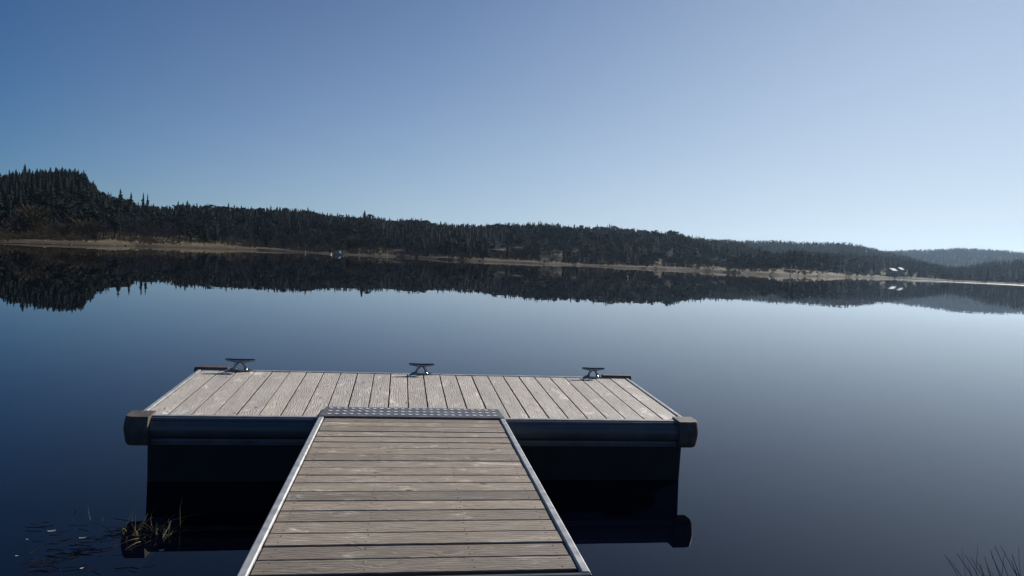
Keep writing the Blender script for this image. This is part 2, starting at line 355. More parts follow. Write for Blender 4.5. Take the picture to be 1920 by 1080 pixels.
def t_bare(n, w, seed, multi=1):
    r = random.Random(seed); V = []; Q = []; Mi = []
    def stick(a, b, w0, w1, m=0):
        d = (b - a).normalized(); s = d.cross(Vector((r.gauss(0, 1), r.gauss(0, 1), .1))).normalized()
        i = len(V); V.extend([a - s * w0, a + s * w0, b + s * w1, b - s * w1]); Q.append((i, i + 1, i + 2, i + 3)); Mi.append(m)
    for s in range(multi):
        base = Vector((r.uniform(-.06, .06), r.uniform(-.06, .06), -.02)) if multi > 1 else Vector((0, 0, -.02))
        top = Vector((r.uniform(-.12, .12) * multi * .6, r.uniform(-.12, .12) * multi * .6, r.uniform(.8, 1)))
        stick(base, top, .012, .003, 1); stick(base, top, .012, .003, 1)
        for i in range(n // multi):
            t = r.uniform(.18, .95); p = base.lerp(top, t); th = r.uniform(0, 2 * pi); ln = w * (1 - abs(t - .5) * 1.1) * r.uniform(.5, 1)
            e = p + Vector((cos(th) * ln, sin(th) * ln, ln * r.uniform(.5, 1.3))); e.z = min(e.z, 1.02)
            stick(p, e, .007, .004)
            for k in range(8):
                s0 = p.lerp(e, r.uniform(.3, 1)); th2 = th + r.uniform(-1.2, 1.2); l2 = ln * r.uniform(.25, .5)
                stick(s0, s0 + Vector((cos(th2) * l2, sin(th2) * l2, l2 * r.uniform(.2, 1.4))), .008, .003)
    return np.array(V), np.array(Q), np.array(Mi)
M_spr = noisy('spruce_needles', [(.35, (.006, .009, .007)), (.65, (.015, .021, .013))], .6, .8, spec=.04)
M_pin = noisy('pine_needles', [(.35, (.012, .018, .011)), (.65, (.024, .029, .018))], .6, .8, spec=.04)
M_brk = noisy('bark', [(.35, (.025, .02, .018)), (.65, (.06, .05, .042))], 3, .9, spec=.2)
M_twg = noisy('bare_twigs', [(.3, (.026, .024, .027)), (.7, (.052, .047, .052))], .5, .9, spec=.1)
M_twg2 = noisy('brown_twigs', [(.3, (.05, .04, .025)), (.7, (.10, .078, .048))], .5, .9, spec=.1)
SPR = [t_spruce(17, 7, .16 + .016 * i, 100 + i) for i in range(6)]
SPN = [t_spruce(17, 7, .10, 130 + i) for i in range(2)]
PIN = [t_pine(150, .2 + .025 * i, 200 + i) for i in range(4)]
BAR = [t_bare(34, .28, 300 + i) for i in range(4)]
BSH = [t_bare(40, .46, 320 + i, 4) for i in range(3)]
LOS = [t_spruce(8, 5, .17, 400 + i) for i in range(4)]
LOP = [t_pine(34, .2, 420 + i) for i in range(2)]
BIG = [t_bare(150, .5, 340 + i, 3) for i in range(3)]
TPL = {'big': BIG, 'spruce': SPR, 'narrow': SPN, 'pine': PIN, 'bare': BAR, 'bush': BSH, 'farspruce': LOS, 'farpine': LOP}
MATS = {'big': [M_twg2, M_brk], 'spruce': [M_spr, M_brk], 'narrow': [M_spr, M_brk], 'pine': [M_pin, M_brk], 'bare': [M_twg, M_brk], 'bush': [M_twg2, M_brk], 'farspruce': [M_spr, M_brk], 'farpine': [M_pin, M_brk]}
MESH = {}
def tmesh(kind, i):
    if (kind, i) not in MESH:
        V, Q_, Mi = TPL[kind][i]; MESH[(kind, i)] = quadmesh(kind + '_mesh', V, Q_, MATS[kind], Mi)
    return MESH[(kind, i)]

# ---- pale rock ledges and glades inside the wood
GLADES = [(938, 459, 18, 2.5), (966, 465, 28, 2), (1020, 458, 10, 2), (934, 469, 24, 1.5), (1107, 466, 9, 5), (1075, 470, 10, 2), (1228, 468, 8, 3), (1252, 481, 14, 2), (1308, 478, 8, 2), (1335, 487, 16, 3), (1352, 491, 14, 3), (1586, 489, 8, 3), (745, 470, 22, 2), (1030, 486, 40, 1.5)]
GL_R = []
for u_, y_, w_, h_ in GLADES:
    off = hor(u_) - y_; rs = np.linspace(float(prof(np.array([u_]))[2][0]) + 6, 700, 600); hs = height(np.full(600, float(u_)), rs)
    need = CAMZ + off / F * rs * cos(atan((u_ - 960) / F)); k = np.argmax(hs >= need); GL_R.append(float(rs[k if hs[k] >= need[k] else 200]))
# ---- scatter
def clearing(u, r):
    """open ground among the trees: meadow rims, the farm roofs, the pale glades"""
    bad = (u > 1650) & (u < 1702) & (r > 535) & (r < 580)
    bad |= (u > 1460) & (u < 1530) & (r < 330)
    return bad
def scatter(u0, u1, r0f, r1f, spacing, n):
    az0, az1 = math.atan((u0 - 960) / F), math.atan((u1 - 960) / F)
    az = rng.uniform(az0, az1, n); u = 960 + F * np.tan(az)
    a, b = r0f(u), r1f(u)
    r = np.sqrt(rng.uniform(0, 1, n) * np.maximum(b * b - a * a, 0) + a * a)
    ok = b > a
    u, r, az = u[ok], r[ok], az[ok]
    x, y = r * np.sin(az), r * np.cos(az)
    # grid thinning
    key = np.floor(x / spacing).astype(np.int64) * 100003 + np.floor(y / spacing).astype(np.int64)
    _, k = np.unique(key, return_index=True)
    return u[k], r[k], x[k], y[k]
edge = lambda u: prof(u)[2] + prof(u)[3]
DA = lambda u: I(u, T_AD)
TREES = []   # (kind, idx, x, y, z, h, rot, u, off, layer, width)
def plant(layer, u, r, x, y, kf, hf):
    z = height(u, r); az = np.arctan((u - 960) / F)
    tab = {'A': T_A, 'B': T_B, 'E': T_E, 'C': T_C, 'D': T_D}[layer]; capo = I(u, tab) + rng.uniform(-6, 4.5, len(u)) + 9 * rng.random(len(u)) ** 6
    for (u_, y_, w_, h_), rg in list(zip(GLADES, GL_R)) + [((1677, 510, 34, 3), 540)]:
        k = (abs(u - u_) < w_ * .5 + 2) & (r < rg + 5); capo = np.where(k, np.minimum(capo, hor(u_) - y_ - h_ * .3 + rng.uniform(-3, 0, len(u))), capo)
    for i in range(len(u)):
        if clearing(u[i], r[i]): continue
        kind = kf(u[i], r[i]); h = hf(u[i], r[i], kind)
        hm_ = capo[i] / F * r[i] * cos(az[i]) + CAMZ - z[i]
        if hm_ < h:
            h = hm_
            if h < 1.2: continue
            if h < 3.5 and kind in ('pine', 'spruce', 'narrow'): kind = 'bush'
        TREES.append([kind, random.randrange(len(TPL[kind])), x[i], y[i], z[i], h, random.uniform(0, 6.28), u[i], (z[i] + h - CAMZ) / (r[i] * cos(az[i])) * F, layer, random.uniform(.95, 1.6)])
def kA(u, r):
    e = float(edge(u)); D = float(DA(u)); t = (r - e) / max(D - e, 1); q = random.random()
    a_ = atan((u - 960) / F); pn = float(vnoise(np.array(r * sin(a_)), np.array(r * cos(a_)), 28.0, 8)); q = min(max(q * .45 + (pn - .22) * .95, 0), .999)
    if t < .12: return 'bush' if q < .25 else 'bare' if q < .62 else 'pine' if q < .75 else 'spruce'
    if t < .5 and 420 < u < 1000: return 'bare' if q < .4 else 'pine' if q < .6 else 'spruce'
    if t < .5: return 'bare' if q < .3 else 'pine' if q < .62 else 'spruce'
    if u > 850: return 'pine' if q < .34 else 'narrow' if q < .42 else 'spruce'
    return 'narrow' if q < .08 else 'pine' if q < .38 else 'spruce'
def hA(u, r, k):
    e = float(edge(u)); D = float(DA(u)); t = min(max((r - e) / max(D - e, 1), 0), 1)
    if k == 'bush': return random.uniform(2.2, 4)
    if k == 'bare': return random.uniform(4, 7) if t < .15 else random.uniform(6, 9)
    a_ = atan((u - 960) / F); t = t * .8 + .4 * float(vnoise(np.array(r * sin(a_)), np.array(r * cos(a_)), 17.0, 5)) - .1
    return (6 + 4 * t) * random.uniform(.75, 1.12) + (random.random() ** 9) * 3.0
u, r, x, y = scatter(-700, 1500, lambda u: edge(u) + 2, lambda u: np.where(I(u, T_A) > 8, DA(u) + 40, 0), 4.0, 40000)
plant('A', u, r, x, y, kA, hA)
kf = lambda u, r: 'farspruce' if random.random() < .6 else 'farpine'
hf = lambda u, r, k: 9.5 * random.uniform(.75, 1.15)
u, r, x, y = scatter(1220, 1830, lambda u: edge(u) * 0 + 700, lambda u: np.where(I(u, T_B) > 12, 985, 0), 5.0, 16000)
plant('B', u, r, x, y, kf, hf)
u, r, x, y = scatter(1380, 1840, lambda u: edge(u) + 4, lambda u: np.where(I(u, T_E) > 9, 645, 0), 4.6, 14000)
plant('E', u, r, x, y, lambda u, r: 'farspruce' if random.random() < .5 else 'farpine' if random.random() < .7 else 'bare', hf)
u, r, x, y = scatter(1600, 2500, lambda u: edge(u) * 0 + 1200, lambda u: edge(u) * 0 + 1650, 6.0, 30000)
plant('C', u, r, x, y, kf, lambda u, r, k: 11 * random.uniform(.75, 1.15))
u, r, x, y = scatter(1740, 2500, lambda u: edge(u) + 3, lambda u: edge(u) * 0 + 700, 4.4, 14000)
plant('D', u, r, x, y, lambda u, r: 'spruce' if random.random() < .75 else 'bare', lambda u, r, k: 10 * random.uniform(.65, 1.12))

# which ones stand as objects of their own: the skyline crests and the shore front
best = {}
for i, t in enumerate(TREES):
    if 0 < t[7] < 1920 and t[9] in 'A' and t[0] != 'bare' and t[0] != 'bush':
        b = int(t[7] / 6.2)
        if b not in best or t[8] > TREES[best[b]][8]: best[b] = i
single = set(best.values())
front = sorted([i for i, t in enumerate(TREES) if 0 < t[7] < 1920 and t[0] in ('bare', 'bush') and t[9] == 'A' and math.hypot(t[2], t[3]) < edge(t[7]) + 26],
               key=lambda i: -TREES[i][5] / math.hypot(TREES[i][2], TREES[i][3]))[:230]
single |= set(front)
NAMES = {'spruce': 'spruce_tree', 'narrow': 'spruce_tree', 'pine': 'pine_tree', 'bare': 'bare_tree', 'bush': 'bare_shrub'}
def tree_words(kind, u, isfront):
    if isfront:
        place = 'at the left end of the lake' if u < 480 else 'on the middle of the far shore' if u < 1000 else 'on the far shore right of the middle'
        side = 'left shore' if u < 480 else 'middle shore' if u < 1000 else 'right shore'
        if kind == 'bare': return 'leafless grey tree in front of the wood ' + place, 'tree', 'leafless trees along the ' + side
        return 'low brown leafless shrub by the wood ' + place, 'shrub', 'leafless shrubs along the ' + side
    kn = 'pine' if kind == 'pine' else 'spruce'
    if u < 180: return 'dark %s on the crest of the high round hill at the far left' % kn, 'tree', '%ss on the high left hill' % kn
    if u < 480: return 'dark %s on the skyline between the high hill and the long ridge' % kn, 'tree', '%ss on the left saddle' % kn
    if u < 840: return 'dark %s in the jagged treeline of the long ridge left of the middle' % kn, 'tree', '%ss along the long ridge' % kn
    return 'dark %s in the treeline of the ridge that falls away to the right' % kn, 'tree', '%ss along the right ridge' % kn
fs = set(front)
for i in single:
    k, ix, x, y, z, h, ro, u, off, lay, wd = TREES[i]
    o = bpy.data.objects.new(NAMES[k], tmesh(k, ix)); C.objects.link(o); o.location = (x, y, z); o.scale = (h * wd, h * wd, h); o.rotation_euler = (0, 0, ro)
    l, c, g = tree_words(k, u, i in fs); tag(o, l, c, g)
def merge(name, items, label, cat):
    Vs, Qs, Ms = [], [], []; b = 0
    mats = [M_spr, M_brk, M_pin, M_twg, M_twg2]; mm = {'spruce': 0, 'narrow': 0, 'farspruce': 0, 'pine': 2, 'farpine': 2, 'bare': 3, 'bush': 4}
    for k, ix, x, y, z, h, ro, u, off, lay, wd in items:
        V, Q_, Mi = TPL[k][ix]; c, s = cos(ro), sin(ro)
        P = np.empty_like(V); P[:, 0] = (V[:, 0] * c - V[:, 1] * s) * h * wd + x; P[:, 1] = (V[:, 0] * s + V[:, 1] * c) * h * wd + y; P[:, 2] = V[:, 2] * h + z
        Vs.append(P); Qs.append(Q_ + b); Ms.append(np.where(Mi == 1, 1, mm[k])); b += len(V)
    me = quadmesh(name, np.concatenate(Vs), np.concatenate(Qs), mats, np.concatenate(Ms))
    o = bpy.data.objects.new(name, me); C.objects.link(o); tag(o, label, cat, kind='stuff'); return o
rest = [t for i, t in enumerate(TREES) if i not in single]
print('trees', len(TREES), 'single', len(single))
SCR = []
for i in range(4200):
    u_ = random.uniform(-200, 2000); e0 = prof(np.array([u_])); Ds_, bw_ = float(e0[2][0]), float(e0[3][0]); az_ = atan((u_ - 960) / F)
    t_ = random.random() ** 1.3; r_ = Ds_ + 1 + t_ * (bw_ + 6); x_, y_ = r_ * sin(az_), r_ * cos(az_)
    if float(vnoise(np.array(x_), np.array(y_), 11.0, 9)) < .50 - (.2 if t_ > .7 else 0): continue
    z_ = float(height(np.array([u_]), np.array([r_]))[0]); h_ = random.uniform(.3, 1.1) + (random.random() ** 6) * 1.4
    SCR.append(['bush', random.randrange(3), x_, y_, z_, h_, random.uniform(0, 6), u_, 0, 'S', random.uniform(1.2, 2.2)])
merge('scrub', SCR, 'low brown scrub and tussocks on the grassy bank of the far shore', 'scrub')
merge('forest', [t for t in rest if t[9] == 'A'], 'dark conifer wood covering the long ridge and the left hill', 'forest')
merge('forest', [t for t in rest if t[9] in 'BE'], 'hazy wood on the lower hills behind the grassy point', 'forest')
merge('forest', [t for t in rest if t[9] == 'C'], 'palest bluish wood on the farthest hill at the right', 'forest')
merge('forest', [t for t in rest if t[9] == 'D'], 'wood reaching down to the water at the right edge', 'forest')

def ground_z(p):
    r = math.hypot(p.x, p.y); u = 960 + F * p.x / p.y
    return float(height(np.array([u]), np.array([r]))[0])
def special(name, kind, ix, u, top, d, label, wd=1.0):
    """a tree one can pick out: trunk and crown as parts; `top` photo pixels above the horizon; d None = just behind the bank rim"""
    if d is None: d = float(edge(np.array([u]))[0]) + 2
    p = pix(u, top, d); g_ = ground_z(p); h = p.z - g_; root = empty(name, (p.x, p.y, g_)); tag(root, label, 'shrub' if kind == 'bush' else 'tree')
    if d > 380: wd *= 12.0 / h; h0 = h
    V, Q_, Mi = TPL[kind][ix]
    gz = 0
    for part, sel in (('crown', Mi == 0), ('trunk', Mi == 1)):
        Qs = Q_[sel]; used = np.unique(Qs); V2 = V[used] * np.array([h * wd, h * wd, h])
        if part == 'trunk' : V2[V2[:, 2] < 0, 2] = min(gz, 0) - .3
        me = quadmesh(part, V2, np.searchsorted(used, Qs), [MATS[kind][0 if part == 'crown' else 1]])
        o = bpy.data.objects.new(part, me); C.objects.link(o); o.parent = root
    return root
special('spruce_tree', 'spruce', 0, 269, 91, 400, 'left one of the two slender spruces standing close together above the saddle', 1.3)
special('spruce_tree', 'spruce', 1, 277, 90, 400, 'right one of the two slender spruces standing close together above the saddle', 1.1)
special('spruce_tree', 'spruce', 1, 226, 97, 405, 'broad pointed spruce rising just right of the high hill', 1.6)
special('spruce_tree', 'spruce', 2, 246, 91, 405, 'thin loose spruce between the broad spruce and the slender pair', 1.1)
special('spruce_tree', 'spruce', 5, 684, 77, 450, 'tallest dense spruce on the long ridge, standing clear of its neighbours', 1.7)
special('pine_tree', 'pine', 1, 696, 73, 452, 'bushy pine close to the right side of the tallest ridge spruce', 1.2)
special('spruce_tree', 'spruce', 3, 1467, 17, None, 'lone dark spruce on the grassy point beside the white post', 1.0)
special('bare_tree', 'big', 0, 62, 52, None, 'big round leafless brown tree at the water at the far left', .95)
special('bare_tree', 'big', 1, 168, 30, None, 'wide leafless tree above the stony shore at left', 1.5)
special('bare_tree', 'big', 2, 128, 24, None, 'lower leafless tree between the big round one and the wide one', 1.4)
special('bare_shrub', 'bush', 1, 350, 16, None, 'small round pale shrub alone on the grassy left shore', 1.0)
special('bare_shrub', 'big', 0, 664, 24, None, 'pale domed shrub behind the white boat', 1.1)

# ---- small things on the far shore
M_white = noisy('white_paint', [(.3, (.50, .43, .34)), (.7, (.62, .54, .44))], 3, .4)
M_dark = mat('dark_glass', (.02, .022, .025), .2)
M_roof = noisy('bright_metal_roof', [(.3, (.48, .48, .48)), (.7, (.58, .58, .58))], 2, .75, 0, spec=.2)
M_wall = noisy('grey_boarding', [(.3, (.11, .105, .10)), (.7, (.19, .18, .17))], 2, .8)
def shed(u, off, d, lx, ly, wall, rise, rot, label):
    p = pix(u, off, d); gz = ground_z(p); top = p.z - rise; wall = max(top - gz, 1.5)
    root = empty('farm_building', (p.x, p.y, top - wall), (0, 0, rot)); tag(root, label, 'building')
    a = MB(); a.prism([(-ly / 2, -.5), (ly / 2, -.5), (ly / 2, wall), (0, wall + rise - .12), (-ly / 2, wall)], -lx / 2, lx / 2, 'x'); a.build('wall', M_wall, root)
    e = .35; sl_ = rise / (ly / 2)
    a = MB(); a.prism([(-ly / 2 - e, wall - e * sl_), (-ly / 2 - e, wall - e * sl_ + .12), (0, wall + rise + .02), (ly / 2 + e, wall - e * sl_ + .12), (ly / 2 + e, wall - e * sl_), (0, wall + rise - .10)], -lx / 2 - .4, lx / 2 + .4, 'x'); a.build('roof', M_roof, root)
    a = MB(); a.box(-.5, .5, -ly / 2 - .06, -ly / 2 + .02, 0, 2.0); a.build('door', M_dark, root)
    for sx in (-1, 1):
        a = MB(); a.box(sx * lx * .3 - .45, sx * lx * .3 + .45, -ly / 2 - .05, -ly / 2 + .02, .9, 1.8); a.build('window', M_dark, root)
    return root
shed(1672, 14.5, 545, 4.6, 5.0, 2.2, 1.5, R(28), 'larger pale-roofed shed at the foot of the wood, left of its twin')
shed(1687, 16.5, 562, 3.4, 4.2, 2.2, 1.3, R(28), 'smaller pale-roofed shed standing right behind the larger one')
def post(u, d, h, label, r=.16):
    p = pix(u, 0, d); z = ground_z(p); root = empty('marker_post', (p.x, p.y, z)); tag(root, label, 'post')
    a = MB(); a.tube([(0, 0, -.3), (0, 0, h * .78)], [r, r * .8], 8); a.build('post', M_white, root)
    a = MB(); a.tube([(0, 0, h * .78), (0, 0, h * .86), (0, 0, h)], [r * 1.5, r * 1.4, r * .2], 8); a.build('cap', M_white, root)
post(1482, 215, 1.5, 'white marker post beside the lone spruce on the grassy point')
post(1497, 225, 1.3, 'thinner white marker post to the right of the lone spruce', .1)
post(573, 262, .9, 'short white post at the water left of the white boat', .13)
# cabin boat
p = pix(633, -8.3, 262); b = empty('cabin_boat', (p.x, p.y, 0), (0, 0, R(8))); tag(b, 'small white cabin boat moored against the middle of the far shore', 'boat'); b.scale = (.85, .85, .8)
a = MB(); st = [(-2.6, .75, .0), (-1.0, .95, .0), (.8, .9, 0), (2.0, .55, 0), (2.7, .04, .12)]
vv = []; ff = []
for x_, w_, dz in st: vv += [(x_, -w_ * .55, -.2), (x_, -w_, .75 + dz), (x_, w_, .75 + dz), (x_, w_ * .55, -.2)]
for i in range(4):
    for j in range(4): k = (j + 1) % 4; ff.append((i * 4 + j, i * 4 + k, i * 4 + 4 + k, i * 4 + 4 + j))
ff += [(0, 1, 2, 3), (16, 17, 18, 19)]; a.add(vv, ff); a.build('hull', M_white, b)
a = MB(); a.prism([(-.9, .76), (1.2, .76), (.8, 1.75), (-.9, 1.75)], -.62, .62, 'y'); a.build('cabin', M_white, b)
a = MB(); a.box(-.7, .55, -.66, -.6, 1.12, 1.5); a.build('window', M_dark, b)
a = MB(); a.prism([(-2.62, .2), (2.0, .2), (2.0, .34), (-2.62, .34)], -.97, -.9, 'y'); a.build('stripe', M_dark, b)
p = pix(619.5, -9.0, 255); b = empty('rowing_boat', (p.x, p.y, 0), (0, 0, R(95))); tag(b, 'little white rowing boat lying left of the white cabin boat', 'boat')
a = MB(); vv = []; ff = []
for x_, w_ in [(-1.5, .5), (0, .7), (1.0, .5), (1.7, .04)]: vv += [(x_, -w_ * .5, -.15), (x_, -w_, .5), (x_, w_, .5), (x_, w_ * .5, -.15)]
for i in range(3):
    for j in range(4): k = (j + 1) % 4; ff.append((i * 4 + j, i * 4 + k, i * 4 + 4 + k, i * 4 + 4 + j))
ff += [(0, 1, 2, 3), (12, 13, 14, 15)]; a.add(vv, ff); a.build('hull', M_white, b)
a = MB(); a.box(-.3, -.05, -.64, .64, .5, .54); a.build('thwart', M_wall, b)
# buoy
p = pix(1175.5, -27.5, 84); b = empty('mooring_buoy', (p.x, p.y, 0)); tag(b, 'small dark mooring buoy floating alone far out on the lake', 'buoy')
a = MB(); a.tube([(0, 0, -.1), (0, 0, -.02), (0, 0, .08), (0, 0, .17), (0, 0, .2)], [.07, .12, .13, .07, .02], 14); a.build('float', M_dark, b, True)
a = MB(); a.tube([(0, 0, .19), (0, 0, .30)], .018, 8); a.build('ring_post', M_chrome, b)
# wind-ruffled strip of water that catches the bright sky
M_rip = mat('ruffled_water', (.02, .025, .03), .22); M_rip.node_tree.nodes['Principled BSDF'].inputs['IOR'].default_value = 1.333
a = MB(); pts = []
NS = 60
for k in range(NS + 1):
    u_ = 1560 + (2500 - 1560) * k / NS; o1 = 5.55 + .35 * sin(k * .9) * .4; w_ = .75 * min(1, k / 8)
    p1 = pix(u_, -o1 - .02, CAMZ * F / o1 / cos(atan((u_ - 960) / F))); o2 = o1 + w_
    p2 = pix(u_, -o2, CAMZ * F / o2 / cos(atan((u_ - 960) / F)))
    pts += [(p1.x, p1.y, .006), (p2.x, p2.y, .006)]
a.add(pts, [(2 * k, 2 * k + 1, 2 * k + 3, 2 * k + 2) for k in range(NS)])
rp = a.build('water_ripples', M_rip); tag(rp, kind='structure')
# shore stones
M_rock = noisy('shore_rock', [(.3, (.07, .065, .06)), (.7, (.20, .185, .165))], 2, .9)
def rock_mesh(seed):
    r = random.Random(seed); V = []; Fc = []; n, m_ = 7, 5
    for j in range(m_):
        ph = -pi / 2 + pi * (j + .5) / m_
        for i in range(n):
            th = 2 * pi * i / n; q = r.uniform(.75, 1.15); V.append((cos(th) * cos(ph) * q, sin(th) * cos(ph) * q * .8, sin(ph) * .6 * q))
    for j in range(m_ - 1):
        for i in range(n): k = (i + 1) % n; Fc.append((j * n + i, j * n + k, (j + 1) * n + k, (j + 1) * n + i))
    Fc += [tuple(range(n - 1, -1, -1)), tuple((m_ - 1) * n + i for i in range(n))]
    me = bpy.data.meshes.new('rock'); me.from_pydata(V, [], Fc); me.materials.append(M_rock); me.update(); return me
RM = [rock_mesh(i) for i in range(4)]
M_ledge = noisy('pale_ledge', [(.3, (.16, .145, .12)), (.7, (.34, .31, .27))], 2, .9)
RL = []
for m0 in RM:
    m1 = m0.copy(); m1.materials[0] = M_ledge; RL.append(m1)
for i, ((u_, y_, w_, h_), rg) in enumerate(zip(GLADES, GL_R)):
    az_ = atan((u_ - 960) / F); x_, y2_ = rg * sin(az_), rg * cos(az_); sc = rg * cos(az_) / F
    o = bpy.data.objects.new('rock_ledge', RL[i % 4]); C.objects.link(o); o.location = (x_, y2_, ground_z(Vector((x_, y2_, 0))) + .1); o.scale = (w_ * sc * .5, 1.6, h_ * sc * .9); o.rotation_euler = (0, 0, -az_)
    LW = ['upper pale rock ledge in the dark wood at the middle', 'long pale ledge just under the upper one in the wood', 'small pale ledge high in the wood right of the middle', 'low narrow pale ledge at the left of the rocky slope', 'tallest pale rock among the trees right of the middle', 'small pale rock left of the tallest one', 'small pale rock high in the wood above the grassy point', 'flat pale ledge low in the wood left of the point', 'pale rock in the wood left of the grassy point', 'broad grey ledge above the left end of the grassy point', 'broad grey ledge lower right of its twin above the point', 'faint pale rock in the hazy wood left of the sheds', 'pale bank of rock right of the white boat', 'long thin pale ledge close to the water at the middle']
    tag(o, LW[i], 'rock')
for i in range(70):
    u_ = random.choice([random.uniform(5, 480), random.uniform(730, 1600), random.uniform(1280, 1560)])
    Ds = float(prof(np.array([u_]))[2][0]) + random.uniform(-1.5, 6); az_ = atan((u_ - 960) / F)
    x_, y_ = Ds * sin(az_), Ds * cos(az_); z_ = max(ground_z(Vector((x_, y_, 0))), -.1)
    o = bpy.data.objects.new('rock', RM[i % 4]); C.objects.link(o); s = random.uniform(.15, .5); o.location = (x_, y_, z_ + s * .1); o.scale = (s * 1.5, s, s * .8); o.rotation_euler = (0, 0, random.uniform(0, 6))
    pl = 'left' if u_ < 480 else 'middle' if u_ < 1280 else 'right'
    tag(o, {'left': 'grey stone at the waterline of the grassy left shore', 'middle': 'grey stone at the waterline in the middle of the far shore', 'right': 'grey stone at the waterline of the grassy point at the right'}[pl], 'rock', 'stones along the %s waterline' % pl)

# ------------------------------------------------------------------ floating pontoon
G_AZ = R(8.62)
g = pix(764, hor(764) - 459.6, 1.0)
def screw_rows(a, pts, z):
    for x_, y_ in pts: a.tube([(x_, y_, z - .004), (x_, y_, z + 0.0012)], .0032, 7, 0.0, 1)
PITCH_P = R(2.78)
Y0, Z0 = 5.30, CAMZ - 1.2425      # hinge line between gangway and pontoon in dock axes
dockrot = Euler((0, 0, G_AZ))
def dock(x, y, z): return Vector((x, y, z)) @ Matrix.Rotation(-G_AZ, 3, 'Z') if False else (Matrix.Rotation(G_AZ, 3, 'Z') @ Vector((x, y, z)))
XL, XR, DEP = -1.83, 2.27, 1.56
pon = empty('floating_pontoon', dock(0, Y0, Z0)); pon.rotation_mode = 'XYZ'
pon.rotation_euler = (Matrix.Rotation(G_AZ + R(.5), 4, 'Z') @ Matrix.Rotation(PITCH_P, 4, 'X')).to_euler()
tag(pon, 'floating wooden pontoon with three mooring cleats at the end of the gangway', 'pontoon')
# deck boards run fore-aft
a = MB(); nb = 26; e = .014; wbd = (XR - XL - 2 * e - .012) / nb
rb = random.Random(5)
for i in range(nb):
    gp = .0085 + .002 * min(1, i / 9); x0 = XL + e + .006 + i * wbd + gp / 2; x1 = x0 + wbd - gp + (rb.random() - .5) * .003
    t = rb.random(); dz = rb.uniform(-.0015, .0015); b_ = .0012; th = .032
    y0, y1 = .042, DEP - .04
    pr = [(x0, -th + dz), (x1, -th + dz), (x1, dz - b_), (x1 - b_, dz), (x0 + b_, dz), (x0, dz - b_)]
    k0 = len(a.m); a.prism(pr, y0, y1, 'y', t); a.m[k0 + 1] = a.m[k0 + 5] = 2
    xm = (x0 + x1) / 2
    screw_rows(a, [(xm + sx * wbd * .28 + rb.uniform(-.004, .004), yy + rb.uniform(-.005, .005)) for sx in (-1, 1) for yy in (.11, DEP / 2, DEP - .11)], dz)
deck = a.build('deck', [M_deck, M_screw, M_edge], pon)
# joists (below the gaps) and aluminium rim
a = MB()
for y_ in (.11, DEP * .5, DEP - .11): a.box(XL + .04, XR - .04, y_ - .03, y_ + .03, -.13, -.034)
a.build('joist', M_float, pon)
a = MB(); a.box(XL, XR, .002, .038, -.03, .004); a.box(XL, XR, DEP - .036, DEP, -.03, .006); a.build('rim', M_alu, pon, bevel=.004)
a = MB(); a.prism([(XL - .026, -.05), (XL + .012, -.05), (XL + .012, .006), (XL - .016, .006), (XL - .026, -.01)], .0, DEP, 'y'); a.build('side_rail', M_alu, pon, bevel=.003)
a = MB(); a.prism([(XR - .012, -.05), (XR + .026, -.05), (XR + .026, -.01), (XR + .016, .006), (XR - .012, .006)], .0, DEP, 'y'); a.build('side_rail', M_alu, pon, bevel=.003)
# D-shaped fender extrusion along front and back
def fprof(s, y):
    P = []
    P += [(y, -.006), (y - s * .018, -.007), (y - s * .024, -.022)]
    for k in range(9):
        th = pi / 2 - pi * k / 8; P.append((y - s * (.022 + .045 * cos(th)), -.088 + .062 * sin(th)))
    P += [(y, -.152)]
    return P
a = MB(); a.prism(fprof(1, 0.0), XL + .02, XR - .02, 'x'); a.build('fender', M_fender, pon, True)
a = MB(); a.prism(fprof(-1, DEP), XL + .02, XR - .02, 'x'); a.build('fender', M_fender, pon, True)
M_flange = noisy('dull_flange', [(.3, (.10, .10, .105)), (.7, (.16, .16, .165))], 6, .5)
for s__, y_ in ((1, 0.0), (-1, DEP)):
    a = MB(); a.prism([(y_, -.154), (y_ - s__ * .032, -.154), (y_ - s__ * .036, -.160), (y_ - s__ * .036, -.172), (y_ - s__ * .026, -.176), (y_ - s__ * .026, -.182), (y_ - s__ * .042, -.186), (y_ - s__ * .042, -.194), (y_, -.194)], XL + .02, XR - .02, 'x'); a.build('lower_rail', M_flange, pon)
# corner blocks
def corner(sx, sy):
    a = MB(); cx = XL if sx < 0 else XR; cy = 0 if sy < 0 else DEP
    out = .09 if sy < 0 else .06; inn = .085 if sy < 0 else .24; rings = []
    zs = [(-.192, .80), (-.178, .9), (-.12, 1.0), (-.08, 1.05), (-.04, 1.0), (.004, .90), (.016, .84)] if sy < 0 else [(-.16, .85), (-.08, 1.0), (.0, .96), (.018, .9), (.026, .8)]
    iny = .085 if sy < 0 else .01
    prof_ = []
    for k in range(13):   # rounded outer corner
        th = k / 12 * pi / 2; prof_.append((cos(th) ** .75 * out, sin(th) ** .75 * out))
    prof_ += [(-inn, out), (-inn, -.0), (-inn, -iny), (0, -iny), (out, -iny)]
    n = len(prof_); V = []; Fc = []
    for z_, s in zs:
        for px_, py_ in prof_: V.append((cx + sx * (px_ * s if px_ > 0 else px_), cy + sy * (py_ * s if py_ > 0 else py_), z_))
    for j in range(len(zs) - 1):
        for i in range(n): k = (i + 1) % n; Fc.append((j * n + i, j * n + k, (j + 1) * n + k, (j + 1) * n + i))
    Fc += [tuple(range(n)), tuple((len(zs) - 1) * n + i for i in range(n))]
    a.add(V, Fc); o = a.build('corner_block', M_rubber, pon, True); return o
for sx in (-1, 1):
    for sy in (-1, 1): corner(sx, sy)
a = MB(); a.box(XL + .04, XR - .005, .03, DEP - .03, -.80, -.135); a.build('float_body', M_float, pon, bevel=.02)
